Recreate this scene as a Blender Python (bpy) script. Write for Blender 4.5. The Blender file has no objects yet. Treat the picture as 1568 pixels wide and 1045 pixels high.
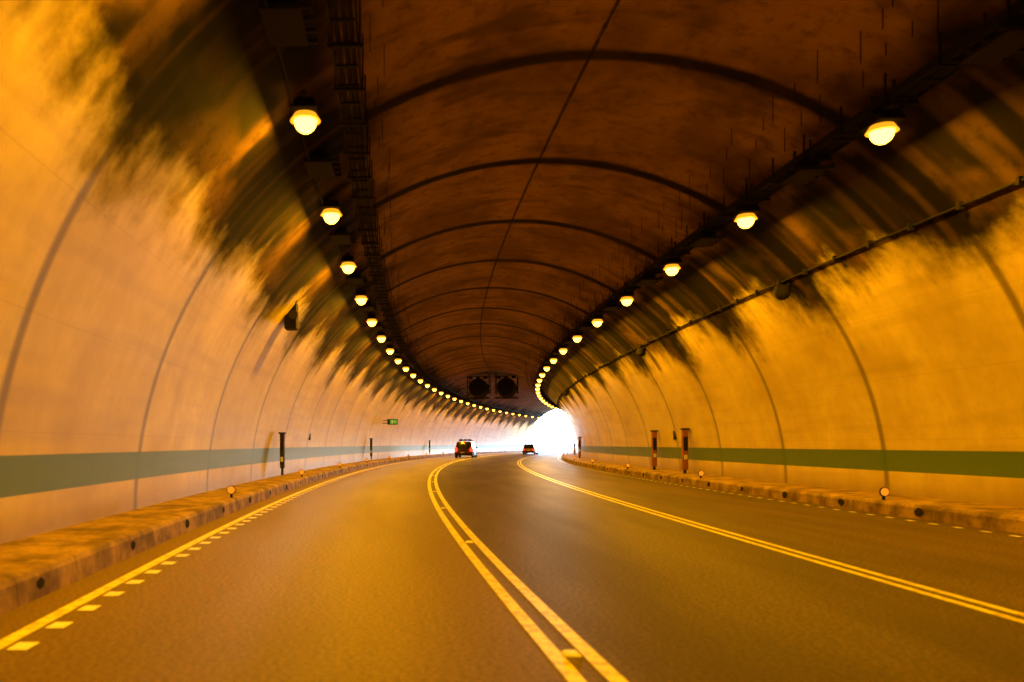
import bpy, bmesh, math, random
from mathutils import Vector, Matrix
random.seed(4)
scene=bpy.context.scene
R=340.0; CX=3.85; CZ=0.15; TR=8.3; S_END=158.0; S_BACK=-20.0
H=1.45
SOD=(1.0,0.43,0.003)
def P(s,off,z):
    a=s/R
    return Vector((R-(R-off)*math.cos(a),(R-off)*math.sin(a),z))
def M(s,off,z):
    return Matrix.Translation(P(s,off,z))@Matrix.Rotation(-s/R,4,'Z')

# ---------------- node helpers
class NT:
    def __init__(s,name):
        s.m=bpy.data.materials.new(name); s.m.use_nodes=True
        s.t=s.m.node_tree; s.n=s.t.nodes; s.b=s.n['Principled BSDF']
    def link(s,a,b): s.t.links.new(a,b)
    def _in(s,sock,v):
        if hasattr(v,'is_output'): s.link(v,sock)
        else: sock.default_value=v
    def math(s,op,a,b=None,c=None,clamp=False):
        n=s.n.new('ShaderNodeMath'); n.operation=op; n.use_clamp=clamp
        s._in(n.inputs[0],a)
        if b is not None: s._in(n.inputs[1],b)
        if c is not None: s._in(n.inputs[2],c)
        return n.outputs[0]
    def smooth(s,v,a,b,o0=0.0,o1=1.0):
        n=s.n.new('ShaderNodeMapRange'); n.interpolation_type='SMOOTHSTEP'
        s._in(n.inputs['Value'],v); s._in(n.inputs['From Min'],a); s._in(n.inputs['From Max'],b)
        n.inputs['To Min'].default_value=o0; n.inputs['To Max'].default_value=o1
        return n.outputs['Result']
    def comb(s,x,y,z=0.0):
        n=s.n.new('ShaderNodeCombineXYZ'); s._in(n.inputs[0],x); s._in(n.inputs[1],y); s._in(n.inputs[2],z); return n.outputs[0]
    def noise(s,vec,scale=1.0,detail=3.0,rough=0.55):
        n=s.n.new('ShaderNodeTexNoise'); s.link(vec,n.inputs['Vector']); n.inputs['Scale'].default_value=scale
        n.inputs['Detail'].default_value=detail; n.inputs['Roughness'].default_value=rough; return n.outputs['Fac']
    def mix(s,f,a,b,blend='MIX'):
        n=s.n.new('ShaderNodeMix'); n.data_type='RGBA'; n.blend_type=blend
        s._in(n.inputs[0],f)
        for k,v in((6,a),(7,b)):
            if hasattr(v,'is_output'): s.link(v,n.inputs[k])
            else: n.inputs[k].default_value=(*v,1)
        return n.outputs[2]
    def bump(s,h,st,dist):
        n=s.n.new('ShaderNodeBump'); s.link(h,n.inputs['Height']); n.inputs['Strength'].default_value=st; n.inputs['Distance'].default_value=dist
        s.link(n.outputs[0],s.b.inputs['Normal'])
    def uv(s):
        n=s.n.new('ShaderNodeUVMap'); x=s.n.new('ShaderNodeSeparateXYZ'); s.link(n.outputs[0],x.inputs[0]); return x.outputs[0],x.outputs[1]
def simple(name,col,rough=0.6,metal=0.0,var=0.25,scale=3.0,emit=None,es=0.0,spec=0.5):
    k=NT(name)
    tc=k.n.new('ShaderNodeTexCoord')
    f=k.noise(tc.outputs['Object'],scale,1)
    c=k.mix(f,tuple(x*(1-var) for x in col),tuple(min(1,x*(1+var)) for x in col))
    k.link(c,k.b.inputs['Base Color']); k.b.inputs['Roughness'].default_value=rough; k.b.inputs['Metallic'].default_value=metal
    k.b.inputs['Specular IOR Level'].default_value=spec
    if emit:
        k.b.inputs['Emission Color'].default_value=(*emit,1); k.b.inputs['Emission Strength'].default_value=es
        k.m.cycles.emission_sampling='NONE'
    return k.m

# ---------------- lining
k=NT('tunnel_lining_concrete'); s_,v_=k.uv()
a=k.math('ABSOLUTE',k.math('SUBTRACT',v_,13.04))
geo=k.n.new('ShaderNodeNewGeometry'); sx=k.n.new('ShaderNodeSeparateXYZ'); k.link(geo.outputs['Position'],sx.inputs[0]); z=sx.outputs[2]
SEAM=5.4
sp=k.math('DIVIDE',k.math('ADD',s_,SEAM*20-14.5),SEAM)
fr=k.math('FRACT',sp)
dseam=k.math('MULTIPLY',k.math('MINIMUM',fr,k.math('SUBTRACT',1.0,fr)),SEAM)
wn=k.n.new('ShaderNodeTexWhiteNoise'); wn.noise_dimensions='1D'; k.link(k.math('FLOOR',sp),wn.inputs['W']); pr=wn.outputs['Value']
streak=k.noise(k.comb(k.math('MULTIPLY',s_,1.1),k.math('MULTIPLY',v_,0.40)),1.0,3,0.6)
big=k.noise(k.comb(k.math('MULTIPLY',s_,0.30),k.math('MULTIPLY',v_,0.42),3.0),1.0,3,0.6)
fine=k.noise(k.comb(s_,v_,9.0),3.0,3,0.7)
ringn=k.noise(k.comb(k.math('MULTIPLY',s_,1.9),k.math('MULTIPLY',v_,0.2),1.0),1.0,1,0.5)
lamp_scal=k.math('MULTIPLY',k.smooth(dseam,0.0,2.2),-0.8)  # scalloped soot edge, with the lamps' light cutoff put into the colour
edge=k.math('ADD',k.math('ADD',8.35,lamp_scal),k.math('MULTIPLY',k.math('SUBTRACT',streak,0.5),1.8))
edge=k.math('ADD',edge,k.math('MULTIPLY',k.math('SUBTRACT',big,0.5),2.6))
edge=k.math('ADD',edge,k.math('MULTIPLY',k.math('SUBTRACT',fine,0.5),0.7))
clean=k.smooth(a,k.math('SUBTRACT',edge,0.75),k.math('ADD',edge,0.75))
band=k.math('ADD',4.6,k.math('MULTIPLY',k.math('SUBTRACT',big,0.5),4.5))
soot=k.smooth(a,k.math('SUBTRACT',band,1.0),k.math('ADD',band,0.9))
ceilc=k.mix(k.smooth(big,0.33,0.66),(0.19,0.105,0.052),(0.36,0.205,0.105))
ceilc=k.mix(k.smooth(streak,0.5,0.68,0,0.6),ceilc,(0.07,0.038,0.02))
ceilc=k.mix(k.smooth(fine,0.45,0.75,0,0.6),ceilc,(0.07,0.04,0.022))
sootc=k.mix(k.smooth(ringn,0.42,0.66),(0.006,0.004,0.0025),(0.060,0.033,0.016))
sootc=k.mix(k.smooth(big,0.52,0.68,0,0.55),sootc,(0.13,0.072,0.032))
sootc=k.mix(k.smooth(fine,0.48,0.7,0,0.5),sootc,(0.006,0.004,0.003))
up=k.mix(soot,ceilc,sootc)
seamw=k.math('ADD',0.06,k.math('MULTIPLY',streak,0.16))
seam=k.smooth(k.math('ADD',dseam,k.math('MULTIPLY',k.math('SUBTRACT',fine,0.5),0.18)),k.math('MULTIPLY',seamw,0.75),k.math('MULTIPLY',seamw,2.4),1,0)
up=k.mix(k.math('MULTIPLY',seam,k.smooth(big,0.25,0.55,0.8,0.98)),up,(0.006,0.004,0.003))
crown=k.smooth(k.math('ADD',a,k.math('MULTIPLY',k.math('SUBTRACT',fine,0.5),0.10)),0.01,0.055,1,0)
up=k.mix(k.math('MULTIPLY',crown,0.9),up,(0.006,0.004,0.003))
wallc=k.mix(k.smooth(streak,0.25,0.75),(0.74,0.62,0.25),(0.60,0.47,0.17))
wallc=k.mix(k.math('MULTIPLY',pr,0.35),wallc,(0.46,0.33,0.12))
wallc=k.mix(k.smooth(big,0.4,0.75,0,0.5),wallc,(0.33,0.22,0.08))
wallc=k.mix(k.smooth(fine,0.3,0.9,0,0.35),wallc,(0.38,0.27,0.10))
wallc=k.mix(k.smooth(z,0.25,0.8,0.6,0),wallc,(0.20,0.12,0.045))
lift=k.noise(k.comb(k.math('MULTIPLY',s_,0.15),k.math('MULTIPLY',v_,2.2),12.0),1.0,2,0.5)
wallc=k.mix(k.smooth(lift,0.5,0.7,0,0.25),wallc,(0.33,0.23,0.09))
hj=k.math('FRACT',k.math('DIVIDE',v_,1.45)); hj=k.smooth(hj,0.0,0.018,0.25,0)
wallc=k.mix(hj,wallc,(0.2,0.13,0.06))
wallc=k.mix(k.math('MULTIPLY',k.smooth(dseam,0.03,0.16,1,0),0.78),wallc,(0.12,0.08,0.04))
g=k.math('MULTIPLY',k.smooth(z,0.80,0.815),k.smooth(z,1.305,1.32,1,0))
wallc=k.mix(k.math('MULTIPLY',g,0.92),wallc,k.mix(fine,(0.02,0.105,0.045),(0.05,0.15,0.065)))
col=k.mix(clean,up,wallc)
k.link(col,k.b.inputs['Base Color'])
rg=k.math('ADD',k.math('MULTIPLY',clean,-0.53),0.86); rg=k.math('ADD',rg,k.math('MULTIPLY',k.math('SUBTRACT',lift,0.5),0.2))
rg=k.math('MAXIMUM',rg,0.29)
k.link(rg,k.b.inputs['Roughness'])
# glazed finish low on the wall, fading out upwards
gl=k.math('MULTIPLY',clean,k.smooth(z,2.6,4.4,0.75,0.3))
k.link(k.math('ADD',gl,0.08),k.b.inputs['Specular IOR Level'])
MAT_LIN=k.m

# ---------------- asphalt
k=NT('asphalt'); s_,v_=k.uv()
gr=k.noise(k.comb(s_,v_,0.0),24.0,2,0.75)
big=k.noise(k.comb(k.math('MULTIPLY',s_,0.12),k.math('MULTIPLY',v_,0.8),2.0),1.0,2,0.6)
c=k.mix(k.smooth(gr,0.3,0.7),(0.015,0.009,0.004),(0.18,0.112,0.045))
lane_sheen=k.smooth(v_,4.3,4.9,1,0)
c=k.mix(k.smooth(big,0.35,0.65,0,0.5),c,(0.036,0.022,0.010))
sheenc=k.mix(k.smooth(gr,0.3,0.7),(0.17,0.11,0.045),(0.33,0.22,0.09))
c=k.mix(k.math('MULTIPLY',lane_sheen,0.55),c,sheenc)  # golden reflection on the left lane, put into the base colour
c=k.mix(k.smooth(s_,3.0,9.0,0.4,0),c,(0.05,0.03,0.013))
k.link(c,k.b.inputs['Base Color'])
k.link(k.math('ADD',0.45,k.math('MULTIPLY',big,0.2)),k.b.inputs['Roughness'])
k.b.inputs['Specular IOR Level'].default_value=0.2
MAT_ASP=k.m
def paint(name,c1,c2):
    k=NT(name); s_,v_=k.uv()
    n=k.noise(k.comb(s_,v_,0.0),9.0,2,0.7)
    c=k.mix(k.smooth(n,0.42,0.7),c1,c2); k.link(c,k.b.inputs['Base Color']); k.b.inputs['Roughness'].default_value=0.45
    return k.m
MAT_YEL=paint('yellow_road_paint',(0.9,0.8,0.12),(0.5,0.38,0.08))
MAT_WHT=paint('white_road_paint',(0.9,0.9,0.88),(0.75,0.73,0.7))
k=NT('walkway_concrete'); s_,v_=k.uv()
n=k.noise(k.comb(s_,v_,0.0),1.4,3,0.65); n2=k.noise(k.comb(s_,v_,5.0),11,2,0.7)
c=k.mix(k.smooth(n,0.3,0.7),(0.12,0.072,0.03),(0.40,0.26,0.10)); c=k.mix(k.smooth(n2,0.5,0.75,0,0.5),c,(0.09,0.06,0.03))
j=k.math('FRACT',k.math('DIVIDE',s_,1.4)); c=k.mix(k.smooth(j,0.0,0.02,0.8,0),c,(0.04,0.03,0.02))
k.link(c,k.b.inputs['Base Color']); k.b.inputs['Roughness'].default_value=0.75; k.b.inputs['Specular IOR Level'].default_value=0.2; k.bump(n,0.5,0.05)
MAT_WALK=k.m
MAT_DARK=simple('dark_painted_steel',(0.012,0.010,0.008),0.8,0.0,spec=0.15)
MAT_STEEL=simple('sooty_galvanised_steel',(0.035,0.028,0.022),0.7,0.2,spec=0.2)
MAT_HOLE=simple('drain_dark',(0.02,0.015,0.012),0.9,spec=0.1)
MAT_LAMP=simple('sodium_lamp_bulb',(0.8,0.6,0.3),0.3,emit=(1.0,0.55,0.05),es=11)
MAT_LAMP_GLOW=simple('lamp_glow_skirt',(0.5,0.25,0.05),0.4,emit=(1.0,0.38,0.012),es=1.25)  # added emissive skirt, stands in for the orange glow round each lamp
MAT_AMBER_GLOW=simple('amber_reflector_glow',(0.9,0.42,0.04),0.25,emit=(1,0.42,0.03),es=0.4)  # weak emission stands in for headlights thrown back by the reflector
MAT_RED=simple('tail_light_red',(0.6,0.02,0.01),0.25,emit=(1,0.04,0.01),es=3.0)
MAT_RUST=simple('red_brown_cabinet_paint',(0.22,0.07,0.03),0.5)
MAT_GRN=simple('exit_sign_green',(0.02,0.3,0.08),0.4,emit=(0.05,0.8,0.2),es=0.15)
MAT_WHITE=simple('white_plate',(0.6,0.6,0.56),0.4)
MAT_BODY1=simple('dark_red_car_paint',(0.14,0.02,0.012),0.25,0.3,0.1)
MAT_BODY2=simple('red_grey_car_paint',(0.30,0.14,0.12),0.3,0.3,0.1)
MAT_GLASS=simple('car_window_glass',(0.012,0.012,0.014),0.06,0,0.1)
MAT_TYRE=simple('tyre_rubber',(0.02,0.02,0.02),0.8)
MAT_CONC=simple('pale_concrete',(0.5,0.49,0.46),0.8,0,0.2,0.4)
MAT_GND=simple('dry_ground',(0.36,0.35,0.26),0.9,0,0.3,0.05)

# ---------------- sweep
def sweep(name,prof,s0,s1,ds,mat,offf=None,smooth=False,vs=None,coll=None):
    n=max(1,int(math.ceil((s1-s0)/ds))); vv=[];ff=[];uv=[]
    acc=[0]
    for i in range(1,len(prof)): acc.append(acc[-1]+math.dist(prof[i],prof[i-1]))
    if vs: acc=vs
    m=len(prof); us=[]
    for i in range(n+1):
        s=s0+(s1-s0)*i/n; o=offf(s) if offf else 0
        for j,(x,zz) in enumerate(prof): vv.append(P(s,x+o,zz)); us.append((s,acc[j]))
    for i in range(n):
        for j in range(m-1): ff.append((i*m+j,i*m+j+1,(i+1)*m+j+1,(i+1)*m+j))
    me=bpy.data.meshes.new(name); me.from_pydata(vv,[],ff)
    l=me.uv_layers.new(name='UVMap')
    for lo in me.loops: l.data[lo.index].uv=us[lo.vertex_index]
    me.materials.append(mat)
    if smooth: me.polygons.foreach_set('use_smooth',[True]*len(me.polygons))
    ob=bpy.data.objects.new(name,me); scene.collection.objects.link(ob); return ob

prof=[];vs=[]
N=72
prof.append((CX-TR,-0.4)); vs.append(-0.5)
for i in range(N+1):
    t=math.pi*i/N; prof.append((CX-TR*math.cos(t),CZ+TR*math.sin(t))); vs.append(TR*t)
prof.append((CX+TR,-0.4)); vs.append(TR*math.pi+0.5)
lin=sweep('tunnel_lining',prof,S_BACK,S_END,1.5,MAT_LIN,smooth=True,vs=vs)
KL=-3.1; KR=10.45
sweep('road',[(KL-0.02,0.0),(0,0.0),(CX,0.0),(7,0.0),(KR+0.02,0.0)],S_BACK,S_END+160,2,MAT_ASP)
def bev(x0,x1,h):
    sg=1 if x1<x0 else -1
    return [(x0,-0.05),(x0-sg*0.02,h-0.07),(x0-sg*0.05,h-0.02),(x0-sg*0.11,h),(x0-sg*0.32,h),(x0-sg*0.35,h-0.04),(x1,h-0.03)]
sweep('walkway',bev(KL,CX-TR-0.05,0.28),S_BACK,S_END+160,1.5,MAT_WALK)
sweep('walkway',bev(KR,CX+TR+0.05,0.28),S_BACK,S_END+160,1.5,MAT_WALK)
me=bpy.data.meshes.new('rear_daylight_cap'); pts=[P(S_BACK,x,zz) for x,zz in prof]; me.from_pydata(pts,[],[tuple(range(len(pts)))]); me.materials.append(MAT_STEEL)  # unseen cap added behind the camera to keep rear daylight out
ob=bpy.data.objects.new('rear_daylight_cap',me); scene.collection.objects.link(ob)

def line(name,off,w,mat,s0,s1,offf=None,zz=0.004,ds=1.0):
    return sweep(name,[(off-w/2,zz),(off+w/2,zz)],s0,s1,ds,mat,offf=offf)
root=bpy.data.objects.new('road_markings',None); scene.collection.objects.link(root)
mk=[]
mk.append(line('centre_line_a',1.42-0.125,0.115,MAT_YEL,-19,S_END+100))
mk.append(line('centre_line_b',1.42+0.125,0.115,MAT_YEL,-19,S_END+100))
rf=lambda s: 5.15+1.75*(1-math.exp(-max(s,0)/35.0))
mk.append(line('lane_line_a',-0.10,0.10,MAT_YEL,-19,S_END+100,offf=rf))
mk.append(line('lane_line_b',0.10,0.10,MAT_YEL,-19,S_END+100,offf=rf))
mk.append(line('edge_line',-2.64,0.13,MAT_YEL,-19,S_END+100))
def dashes(name,off,w,ln,sp,s0,s1,mat,h=0.004):
    vv=[];ff=[];us=[]
    s=s0
    while s<s1:
        b=len(vv)
        if h>0.006:
            q=[(s,off-w/2,0.001),(s,off+w/2,0.001),(s+ln,off+w/2,0.001),(s+ln,off-w/2,0.001),
               (s+ln*.2,off-w*.35,h),(s+ln*.2,off+w*.35,h),(s+ln*.8,off+w*.35,h),(s+ln*.8,off-w*.35,h)]
            for t in q: vv.append(P(*t)); us.append((t[0],t[1]))
            ff+= [(b+4,b+5,b+6,b+7),(b,b+1,b+5,b+4),(b+1,b+2,b+6,b+5),(b+2,b+3,b+7,b+6),(b+3,b,b+4,b+7)]
        else:
            for t in [(s,off-w/2,h),(s,off+w/2,h),(s+ln,off+w/2,h),(s+ln,off-w/2,h)]: vv.append(P(*t)); us.append((t[0],t[1]))
            ff.append((b,b+1,b+2,b+3))
        s+=sp
    me=bpy.data.meshes.new(name); me.from_pydata(vv,[],ff); l=me.uv_layers.new(name='UVMap')
    for lo in me.loops: l.data[lo.index].uv=us[lo.vertex_index]
    me.materials.append(mat); o=bpy.data.objects.new(name,me); scene.collection.objects.link(o); return o
mk.append(dashes('edge_dashes_left',-2.46,0.15,0.22,0.66,-5,S_END,MAT_WHT))
mk.append(dashes('edge_dashes_right',10.1,0.10,0.22,0.66,-5,S_END,MAT_WHT))
mk.append(dashes('road_studs_centre',1.42,0.11,0.14,6.3,5.45,S_END,MAT_WHT,h=0.02))
for o in mk: o.parent=root
def drains(name,x,sg,sp,s0):
    vv=[];ff=[];s=s0
    while s<S_END:
        b=len(vv); rr=random.uniform(0.07,0.12)
        for i in range(12):
            t=2*math.pi*i/12
            q=(s+rr*1.2*math.cos(t)*random.uniform(.9,1.1),0.13+rr*0.75*math.sin(t)*random.uniform(.85,1.1))
            xx=x+sg*(0.004-0.02*(q[1]+0.05)/0.26)
            vv.append(P(q[0],xx,q[1]))
        ff.append(tuple(range(b,b+12))); s+=sp
    me=bpy.data.meshes.new(name); me.from_pydata(vv,[],ff); me.materials.append(MAT_HOLE)
    o=bpy.data.objects.new(name,me); scene.collection.objects.link(o)
drains('kerb_drains',KL,1,2.8,4.7); drains('kerb_drains',KR,-1,2.8,4.7)

class B:
    def __init__(s): s.bm=bmesh.new(); s.mats=[]
    def mi(s,m):
        if m not in s.mats: s.mats.append(m)
        return s.mats.index(m)
    def box(s,c,d,m,bevel=0.0,taper=None,rot=None):
        r=bmesh.ops.create_cube(s.bm,size=1.0); vs=r['verts']
        for v in vs:
            x,y,zz=v.co
            if taper and zz>0: x*=taper[0]; y*=taper[1]
            v.co=Vector((x*d[0],y*d[1],zz*d[2]))
        if bevel:
            es=list({e for v in vs for e in v.link_edges})
            q=bmesh.ops.bevel(s.bm,geom=es,offset=bevel,segments=2,affect='EDGES',profile=0.7)
            vs=list({v for f in q['faces'] for v in f.verts}|{v for v in vs if v.is_valid})
        fs={f for v in vs for f in v.link_faces}
        for f in fs: f.material_index=s.mi(m)
        mt=Matrix.Translation(c)
        if rot: mt=mt@rot
        for v in vs: v.co=mt@v.co
    def cyl(s,c,r,dep,m,axis='Z',seg=16,r2=None):
        q=bmesh.ops.create_cone(s.bm,cap_ends=True,segments=seg,radius1=r,radius2=r if r2 is None else r2,depth=dep)
        rt={'Z':Matrix.Identity(4),'X':Matrix.Rotation(math.pi/2,4,'Y'),'Y':Matrix.Rotation(math.pi/2,4,'X')}[axis]
        for f in {f for v in q['verts'] for f in v.link_faces}: f.material_index=s.mi(m)
        for v in q['verts']: v.co=Matrix.Translation(c)@(rt@v.co)
    def sph(s,c,d,m,half=False):
        q=bmesh.ops.create_uvsphere(s.bm,u_segments=14,v_segments=8,radius=1)
        for f in {f for v in q['verts'] for f in v.link_faces}: f.material_index=s.mi(m); f.smooth=True
        for v in q['verts']:
            zz=v.co.z
            if half and zz>0: zz=0
            v.co=Vector(c)+Vector((v.co.x*d[0],v.co.y*d[1],zz*d[2]))
    def mesh(s,name):
        me=bpy.data.meshes.new(name); s.bm.to_mesh(me); s.bm.free()
        for m in s.mats: me.materials.append(m)
        return me
def obj(name,me,mat=None,parent=None):
    o=bpy.data.objects.new(name,me); scene.collection.objects.link(o)
    if mat is not None: o.matrix_world=mat
    if parent: o.parent=parent
    return o

def lampmesh(lit,rod):
    b=B()
    b.box((0,0,0.13),(0.42,0.62,0.16),MAT_DARK,bevel=0.03,taper=(0.75,0.8))
    b.box((0,0,0.235),(0.1,0.75,0.05),MAT_STEEL)
    for y in(-0.3,0.3): b.box((0,y,0.25+rod/2),(0.035,0.035,rod),MAT_STEEL)
    if lit:
        b.cyl((0,0,0.0),0.24,0.11,MAT_LAMP_GLOW,'Z',20,r2=0.17)  # added glow skirt round the bulb
        b.sph((0,0,-0.05),(0.18,0.18,0.20),MAT_LAMP,half=True)
    else:
        b.box((0,0,-0.02),(0.5,0.9,0.05),MAT_DARK)
        for y in(-0.42,-0.14,0.14,0.42): b.box((0,y,0.0),(0.75,0.05,0.05),MAT_DARK)
        b.box((0.36,0,0.05),(0.04,0.9,0.05),MAT_DARK); b.box((-0.36,0,0.05),(0.04,0.9,0.05),MAT_DARK)
    return b.mesh('tunnel_lamp' if lit else 'unlit_luminaire')
ZL=6.55
def ceil_z(off): return CZ+math.sqrt(TR*TR-(off-CX)**2)
ld=bpy.data.lights.new('sodium_light','AREA'); ld.shape='DISK'; ld.size=0.22; ld.energy=350; ld.color=SOD
for off,s0,sp,side in((-1.07,12.4,5.1,-1),(8.2,13.2,5.15,1)):
    rod=ceil_z(off)-ZL-0.26
    ml=lampmesh(True,rod); mu=lampmesh(False,rod)
    n0=-int((s0-S_BACK-1)//sp); i=n0
    while s0+i*sp<S_END-2:
        s=s0+i*sp
        o=obj('tunnel_lamp',ml,M(s,off,ZL))
        l=bpy.data.objects.new('light',ld); scene.collection.objects.link(l); l.parent=o
        l.location=(side*0.02,0,-0.29); l.rotation_euler=(0,-side*math.radians(20),0)
        if s+sp/2<S_END-2: obj('unlit_luminaire',mu,M(s+sp/2,off,ZL+0.1))
        i+=1
def tray(name,off,zt,w):
    vv=[];ff=[]
    def quadstrip(prof):
        n=int((S_END-S_BACK)/2); m=len(prof); b0=len(vv)
        for i in range(n+1):
            s=S_BACK+(S_END-S_BACK)*i/n
            for x,zz in prof: vv.append(P(s,x,zz))
        for i in range(n):
            for j in range(m):
                j2=(j+1)%m; ff.append((b0+i*m+j,b0+i*m+j2,b0+(i+1)*m+j2,b0+(i+1)*m+j))
    for sx_ in(-1,1):
        x=off+sx_*w/2; quadstrip([(x-0.015,zt-0.06),(x+0.015,zt-0.06),(x+0.015,zt+0.07),(x-0.015,zt+0.07)])
    for q in(-0.25,0.05,0.28):
        quadstrip([(off+w*q+0.035*math.cos(t),zt+0.0+0.035*math.sin(t)) for t in [math.pi*2*i/6 for i in range(6)]])
    def bx(s,x,zz,ls,lx,lz):
        b0=len(vv)
        for ds in(-ls/2,ls/2):
            for dx in(-lx/2,lx/2):
                for dz in(-lz/2,lz/2): vv.append(P(s+ds,x+dx,zz+dz))
        for f in((0,1,3,2),(4,6,7,5),(0,4,5,1),(2,3,7,6),(0,2,6,4),(1,5,7,3)): ff.append(tuple(b0+t for t in f))
    s=S_BACK+1
    while s<S_END-1:
        bx(s,off,zt-0.045,0.06,w-0.04,0.03); s+=0.6
    s=S_BACK+1
    while s<S_END-1:
        for sx_ in(-1,1):
            x=off+sx_*(w/2+0.03); c=ceil_z(x); bx(s,x,(zt-0.1+c)/2,0.025,0.025,c-zt+0.1)
        bx(s,off,zt-0.1,0.05,w+0.12,0.04)
        s+=1.275
    me=bpy.data.meshes.new(name); me.from_pydata(vv,[],ff); me.materials.append(MAT_DARK); obj(name,me)
tray('cable_tray',-0.35,6.72,0.34)
tray('cable_tray',8.30,6.93,0.42)
def hangers(name,offs):
    vv=[];ff=[]
    s=6.0
    while s<90:
        for off in offs:
            o=off+random.uniform(-.15,.15); c=ceil_z(o); L=random.uniform(0.2,0.55); w_=0.006
            b0=len(vv)
            for dx,dy in((-w_,-w_),(w_,-w_),(w_,w_),(-w_,w_)):
                vv.append(P(s+dy,o+dx,c)); vv.append(P(s+dy,o+dx,c-L))
            for i in range(4):
                j=(i+1)%4; ff.append((b0+2*i,b0+2*j,b0+2*j+1,b0+2*i+1))
        s+=random.uniform(0.6,1.1)
    me=bpy.data.meshes.new(name); me.from_pydata(vv,[],ff); me.materials.append(MAT_DARK); obj(name,me)
hangers('suspension_wires',(0.1,)); hangers('suspension_wires',(7.2,7.7))
def conduit(name,ang,right,r=0.04):
    t=math.radians(ang); rr=TR-0.05
    x=CX+(rr*math.cos(t) if right else -rr*math.cos(t)); zz=CZ+rr*math.sin(t)
    sweep(name,[(x+r*math.cos(q*math.pi/4),zz+r*math.sin(q*math.pi/4)) for q in range(9)],S_BACK,S_END,2,MAT_DARK)
conduit('wall_conduit',41,True,0.024); conduit('wall_conduit',52,False,0.02)
b=B(); b.box((0,0,0),(0.10,0.07,0.14),MAT_DARK,bevel=0.015); cm=b.mesh('conduit_clamp')
cr=bpy.data.objects.new('conduit_clamps',None); scene.collection.objects.link(cr)
t=math.radians(41); i=0; s=2
while s<90:
    obj('clamp_%d'%i,cm,M(s,CX+(TR-0.06)*math.cos(t),CZ+(TR-0.06)*math.sin(t)),cr); s+=1.35; i+=1
b=B(); b.cyl((0.15,0,0.28),0.05,0.5,MAT_DARK); b.box((0.2,0,0.5),(0.5,0.14,0.06),MAT_DARK)
b.cyl((0,0,0.06),0.2,0.16,MAT_DARK,r2=0.16); b.sph((0,0,-0.02),(0.19,0.19,0.2),MAT_DARK,half=True); dm=b.mesh('dome_camera')
for s in(20.7,34.2,62): obj('dome_camera',dm,M(s,10.05,H+3.85))
b=B(); b.box((0,0,0),(0.35,0.5,1.15),MAT_DARK,bevel=0.04); b.box((-0.1,0,0.68),(0.7,0.3,0.07),MAT_STEEL)
b.cyl((0.1,-0.28,0.25),0.13,0.12,MAT_STEEL,'Y'); b.cyl((0.1,-0.28,-0.2),0.13,0.12,MAT_STEEL,'Y'); b.box((-0.25,0,-0.3),(0.4,0.06,0.06),MAT_STEEL)
obj('wall_loudspeaker',b.mesh('wall_loudspeaker'),M(22.6,-2.7,H+3.85))

for dx in(-1.35,1.35):
    b=B()
    b.cyl((0,0,0),0.85,1.8,MAT_DARK,'Y',24); b.cyl((0,-1.3,0),0.95,0.8,MAT_DARK,'Y',24,r2=0.8); b.cyl((0,1.3,0),0.8,0.8,MAT_DARK,'Y',24,r2=0.95)
    b.cyl((0,-1.72,0),0.3,0.06,MAT_DARK,'Y',16)
    for kx in(-1,1):
        b.box((kx*1.05,0,0.2),(0.08,2.2,0.1),MAT_DARK); b.box((kx*1.05,-0.9,0.5),(0.08,0.08,2.2),MAT_DARK); b.box((kx*1.05,0.9,0.5),(0.08,0.08,2.2),MAT_DARK)
    b.box((0,-0.9,-0.95),(2.2,0.08,0.08),MAT_DARK); b.box((0,0.9,-0.95),(2.2,0.08,0.08),MAT_DARK); b.box((0,-0.9,1.1),(2.2,0.08,0.08),MAT_DARK)
    for q in(-0.7,0.0,0.7): b.box((q,-0.9,1.0),(0.35,0.3,0.25),MAT_DARK)
    obj('jet_fan',b.mesh('jet_fan'),M(80,CX+dx,6.95))

def cabinet(mat,w=0.28,h=1.65):
    b=B(); b.box((0,0,0),(w,0.22,h),mat,bevel=0.02); b.box((0,-0.115,0.25),(w*0.7,0.02,h*0.35),MAT_DARK); b.box((0,0,h/2+0.03),(w+0.08,0.3,0.06),MAT_STEEL)
    b.box((0,-0.12,-0.3),(w*0.6,0.02,0.18),MAT_WHITE); b.cyl((w*0.3,-0.13,-0.05),0.02,0.06,MAT_STEEL,'Y',8)
    b.box((0,0,-h/2-0.12),(w*0.5,0.12,0.26),MAT_STEEL)
    return b.mesh('emergency_cabinet')
ca=cabinet(MAT_RUST,0.22); cb=cabinet(MAT_STEEL,0.15,1.25)
for s in(39,34,72,95): obj('emergency_cabinet',ca,M(s,11.75,1.22))
for s in(28.8,57.5,90): obj('emergency_cabinet',cb,M(s,-4.05,1.2))
for s,off,right in((36.3,11.98,1),(36.5,-4.3,0)):
    b=B(); b.box((0,0,0),(0.08,0.3,0.8),MAT_DARK,bevel=0.01); b.box((-0.045 if right else 0.045,0,0),(0.01,0.2,0.55),MAT_STEEL)
    obj('wall_sign',b.mesh('wall_sign'),M(s,off,2.05))
b=B(); b.box((0,0,0),(0.8,0.12,0.44),MAT_DARK,bevel=0.02); b.box((0.08,-0.065,0),(0.56,0.01,0.34),MAT_GRN)
b.box((-0.02,-0.072,0),(0.1,0.006,0.24),MAT_WHITE); b.box((0.2,-0.072,0.0),(0.2,0.006,0.06),MAT_WHITE)
b.box((-0.6,0,0.1),(0.5,0.06,0.06),MAT_STEEL); b.box((-0.6,0,-0.1),(0.5,0.06,0.06),MAT_STEEL)
obj('emergency_exit_sign',b.mesh('emergency_exit_sign'),M(62,-3.1,3.2))
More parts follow.
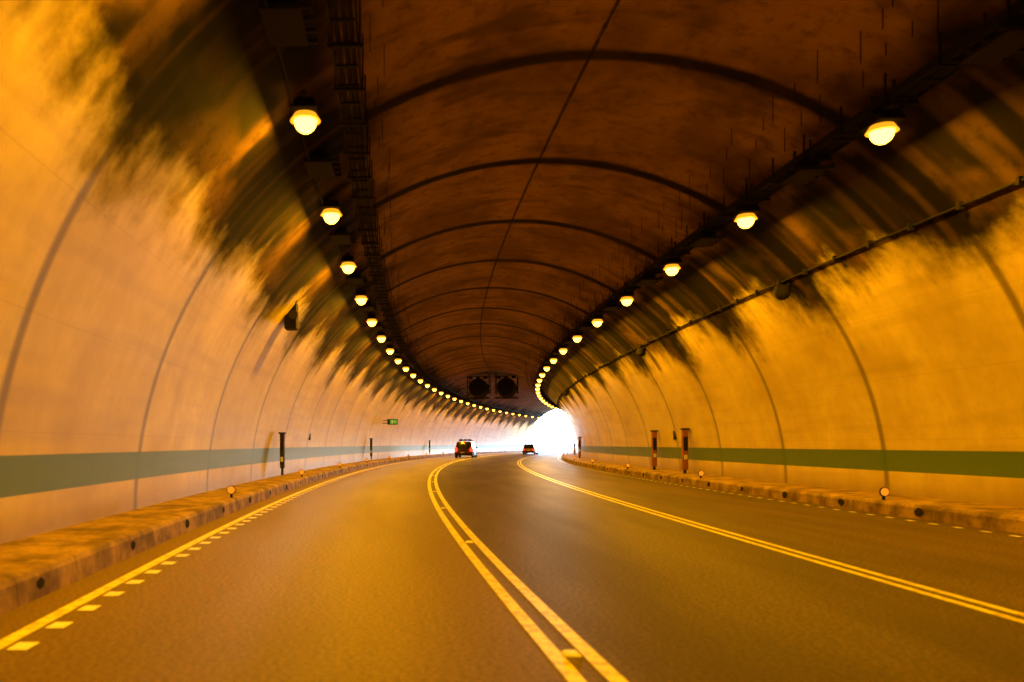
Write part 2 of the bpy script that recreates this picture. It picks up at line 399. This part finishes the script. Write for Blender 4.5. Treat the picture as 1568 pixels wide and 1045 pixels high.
b=B(); b.box((0,0,0.05),(0.05,0.04,0.12),MAT_DARK); b.cyl((0,-0.02,0.17),0.095,0.03,MAT_DARK,'Y',20); b.cyl((0,-0.04,0.17),0.08,0.02,MAT_AMBER_GLOW,'Y',20); rm=b.mesh('kerb_reflector')
s=6.3
while s<150:
    obj('kerb_reflector',rm,M(s,KL-0.15,0.28)); obj('kerb_reflector',rm,M(s,KR+0.15,0.28)); s+=11.0

def car(name,mat,W,L,Ht,suv,s,off):
    root=bpy.data.objects.new(name,None); scene.collection.objects.link(root); root.matrix_world=M(s,off,0)
    gc=0.24; hw=W/2
    belt=Ht*0.58
    def loft(secs,mt,nm,bev=0.05):
        bm=bmesh.new(); rings=[]
        for (y,hwx,z0,z1) in secs:
            rings.append([bm.verts.new((x,y,z)) for x,z in((-hwx,z0),(hwx,z0),(hwx,z1),(-hwx,z1))])
        for a_,b_ in zip(rings,rings[1:]):
            for i in range(4): bm.faces.new((a_[i],a_[(i+1)%4],b_[(i+1)%4],b_[i]))
        bm.faces.new(rings[0][::-1]); bm.faces.new(rings[-1])
        bmesh.ops.bevel(bm,geom=[e for e in bm.edges if len(e.link_faces)==2 and e.calc_face_angle(0)>0.5],offset=bev,segments=3,affect='EDGES')
        me=bpy.data.meshes.new(nm); bm.to_mesh(me); bm.free(); me.materials.append(mt); o=obj(nm,me); o.parent=root; return o
    r=-L/2
    loft([(r,hw*0.93,gc+0.1,belt-0.05),(r+0.15,hw,gc,belt),(0,hw,gc,belt),(L/2-1.2,hw,gc,belt-0.03),(L/2-0.2,hw*0.93,gc,belt-0.18),(L/2,hw*0.85,gc+0.08,belt-0.3)],mat,'body',0.07)
    if suv: secs=[(r+0.08,hw*0.93,belt-0.05),(r+0.3,hw*0.80,Ht),(L/2-1.9,hw*0.80,Ht-0.02),(L/2-1.15,hw*0.9,belt-0.05)]
    else: secs=[(r+0.15,hw*0.9,belt-0.05),(r+0.75,hw*0.72,Ht),(L/2-2.0,hw*0.72,Ht-0.02),(L/2-1.05,hw*0.88,belt-0.05)]
    bm=bmesh.new(); y0,w0,zb=secs[0]; y1,w1,zt=secs[1]; y2,w2,zt2=secs[2]; y3,w3,zb3=secs[3]
    co=[(-w0,y0,zb),(w0,y0,zb),(w3,y3,zb3),(-w3,y3,zb3),(-w1,y1,zt),(w1,y1,zt),(w2,y2,zt2),(-w2,y2,zt2)]
    v=[bm.verts.new(c) for c in co]
    for f in((0,3,2,1),(4,5,6,7),(0,1,5,4),(1,2,6,5),(2,3,7,6),(3,0,4,7)): bm.faces.new([v[i] for i in f])
    bmesh.ops.recalc_face_normals(bm,faces=bm.faces)
    bmesh.ops.bevel(bm,geom=list(bm.edges),offset=0.06,segments=3,affect='EDGES')
    me=bpy.data.meshes.new('cabin'); bm.to_mesh(me); bm.free(); me.materials.append(mat); o=obj('cabin',me); o.parent=root
    def pane(a_,b_,c_,d_,nm,ins=0.12,out=0.012):
        pts=[Vector(t) for t in(a_,b_,c_,d_)]; cen=sum(pts,Vector())/4; nrm=(pts[1]-pts[0]).cross(pts[3]-pts[0]).normalized()
        if nrm.dot(cen-Vector((0,0,(zb+zt)/2)))<0: nrm=-nrm
        pts=[p+(cen-p)*ins+nrm*out for p in pts]
        me=bpy.data.meshes.new(nm); me.from_pydata(pts,[],[(0,1,2,3)]); me.materials.append(MAT_GLASS); o=obj(nm,me); o.parent=root
    pane(co[0],co[1],co[5],co[4],'rear_window'); pane(co[3],co[2],co[6],co[7],'windscreen'); pane(co[1],co[2],co[6],co[5],'side_window_right'); pane(co[0],co[3],co[7],co[4],'side_window_left')
    b=B(); wr=0.36 if suv else 0.31
    for sx_ in(-1,1):
        for y in(r+0.8,L/2-0.85):
            b.cyl((sx_*(hw-0.10),y,wr),wr,0.23,MAT_TYRE,'X',24); b.cyl((sx_*(hw-0.10),y,wr),wr*0.6,0.25,MAT_STEEL,'X',12)
    me=b.mesh('wheels'); o=obj('wheels',me); o.parent=root
    b=B()
    for sx_ in(-1,1):
        b.box((sx_*(hw-0.17),r-0.01,belt-(0.12 if suv else 0.2)),(0.26,0.08,0.42 if suv else 0.22),MAT_RED,bevel=0.02)
        b.box((sx_*(hw+0.08),L/2-1.45,belt+0.08),(0.18,0.1,0.14),MAT_DARK,bevel=0.02)
    b.box((0,r-0.05,gc+0.16),(W*0.96,0.2,0.22),MAT_DARK,bevel=0.04)
    b.box((0 if not suv else -0.1,r-0.03,belt-0.42 if suv else belt-0.25),(0.42,0.03,0.14),MAT_WHITE)
    b.cyl((0.5,r+0.1,gc-0.02),0.035,0.2,MAT_STEEL,'Y',8)
    if suv:
        b.cyl((0,r-0.14,belt+0.05),0.36,0.22,MAT_TYRE,'Y',24); b.cyl((0,r-0.26,belt+0.05),0.2,0.03,MAT_STEEL,'Y',16)
        for sx_ in(-1,1): b.box((sx_*0.6,-0.3,Ht+0.08),(0.05,2.2,0.05),MAT_DARK)
        for y in(-1.2,-0.3,0.6): b.box((0,y,Ht+0.12),(1.4,0.06,0.04),MAT_DARK)
        for x in(-0.45,0,0.45): b.box((x,-0.8,Ht+0.2),(0.32,0.8,0.14),MAT_DARK,bevel=0.04)
        b.box((0,r+0.25,Ht-0.02),(0.4,0.06,0.05),MAT_RED)
    me=b.mesh('trim'); o=obj('trim',me); o.parent=root
car('suv_car',MAT_BODY1,1.95,4.5,1.72,True,88,0.35)
car('hatchback_car',MAT_BODY2,1.75,4.0,1.48,False,118,4.5)

me=bpy.data.meshes.new('ground'); g=3000; me.from_pydata([(-g,-g,-0.06),(g,-g,-0.06),(g,g,-0.06),(-g,g,-0.06)],[],[(0,1,2,3)]); me.materials.append(MAT_GND); obj('ground',me)
vv=[];ff=[]
for i in range(49):
    t=math.pi*i/48
    vv.append(P(S_END+0.01,CX-(TR-0.02)*math.cos(t),CZ+(TR-0.02)*math.sin(t))); vv.append(P(S_END+0.01,CX-16*math.cos(t),-0.05+13*math.sin(t)))
    vv.append(P(S_END-6,CX-16*math.cos(t),-0.05+13*math.sin(t)))
for i in range(48): ff+=[(3*i,3*i+1,3*i+4,3*i+3),(3*i+1,3*i+2,3*i+5,3*i+4)]
me=bpy.data.meshes.new('tunnel_portal'); me.from_pydata(vv,[],ff); me.materials.append(MAT_CONC); obj('tunnel_portal',me)
sweep('retaining_wall',[(-5.2,-0.05),(-5.2,1.6),(-5.5,1.6),(-5.5,-0.05)],S_END,S_END+150,3,MAT_CONC)
sweep('retaining_wall',[(13.0,-0.05),(13.0,1.6),(13.3,1.6),(13.3,-0.05)],S_END,S_END+150,3,MAT_CONC)

# sky portal (sampling guide at the tunnel mouth; emits nothing itself)
pl=bpy.data.lights.new('tunnel_mouth_portal','AREA'); pl.shape='RECTANGLE'; pl.size=17; pl.size_y=9; pl.cycles.is_portal=True
po=bpy.data.objects.new('tunnel_mouth_portal',pl); scene.collection.objects.link(po)
po.matrix_world=M(S_END+0.3,CX,4.3)@Matrix.Rotation(-math.pi/2,4,'X')
w=bpy.data.worlds.new('World'); scene.world=w; w.use_nodes=True
nt=w.node_tree; bg=nt.nodes['Background']; sky=nt.nodes.new('ShaderNodeTexSky'); sky.sky_type='NISHITA'; sky.sun_disc=False
sky.ozone_density=8.0; sky.dust_density=0.0
el=math.radians(38); az=S_END/R+2.4
sky.sun_elevation=el; sky.sun_rotation=az; nt.links.new(sky.outputs[0],bg.inputs[0]); bg.inputs[1].default_value=5.5
sd=bpy.data.lights.new('sun','SUN'); sd.energy=5; sd.angle=math.radians(0.5); sd.color=(1,0.95,0.88)
so=bpy.data.objects.new('sun',sd); scene.collection.objects.link(so)
d=Vector((math.sin(az)*math.cos(el),math.cos(az)*math.cos(el),math.sin(el)))
so.rotation_euler=d.to_track_quat('Z','Y').to_euler()
cd=bpy.data.cameras.new('camera'); cam=bpy.data.objects.new('camera',cd); scene.collection.objects.link(cam); scene.camera=cam
cam.location=(0,0,H); cam.rotation_euler=(math.radians(90),0,0)
cd.sensor_width=36; cd.lens=28.0; cd.shift_x=0.149; cd.shift_y=0.1008; cd.clip_end=6000; cd.clip_start=0.05
cd.dof.use_dof=True; cd.dof.focus_distance=80; cd.dof.aperture_fstop=1.1
scene.view_settings.view_transform='Standard'; scene.view_settings.look='None'; scene.view_settings.exposure=0
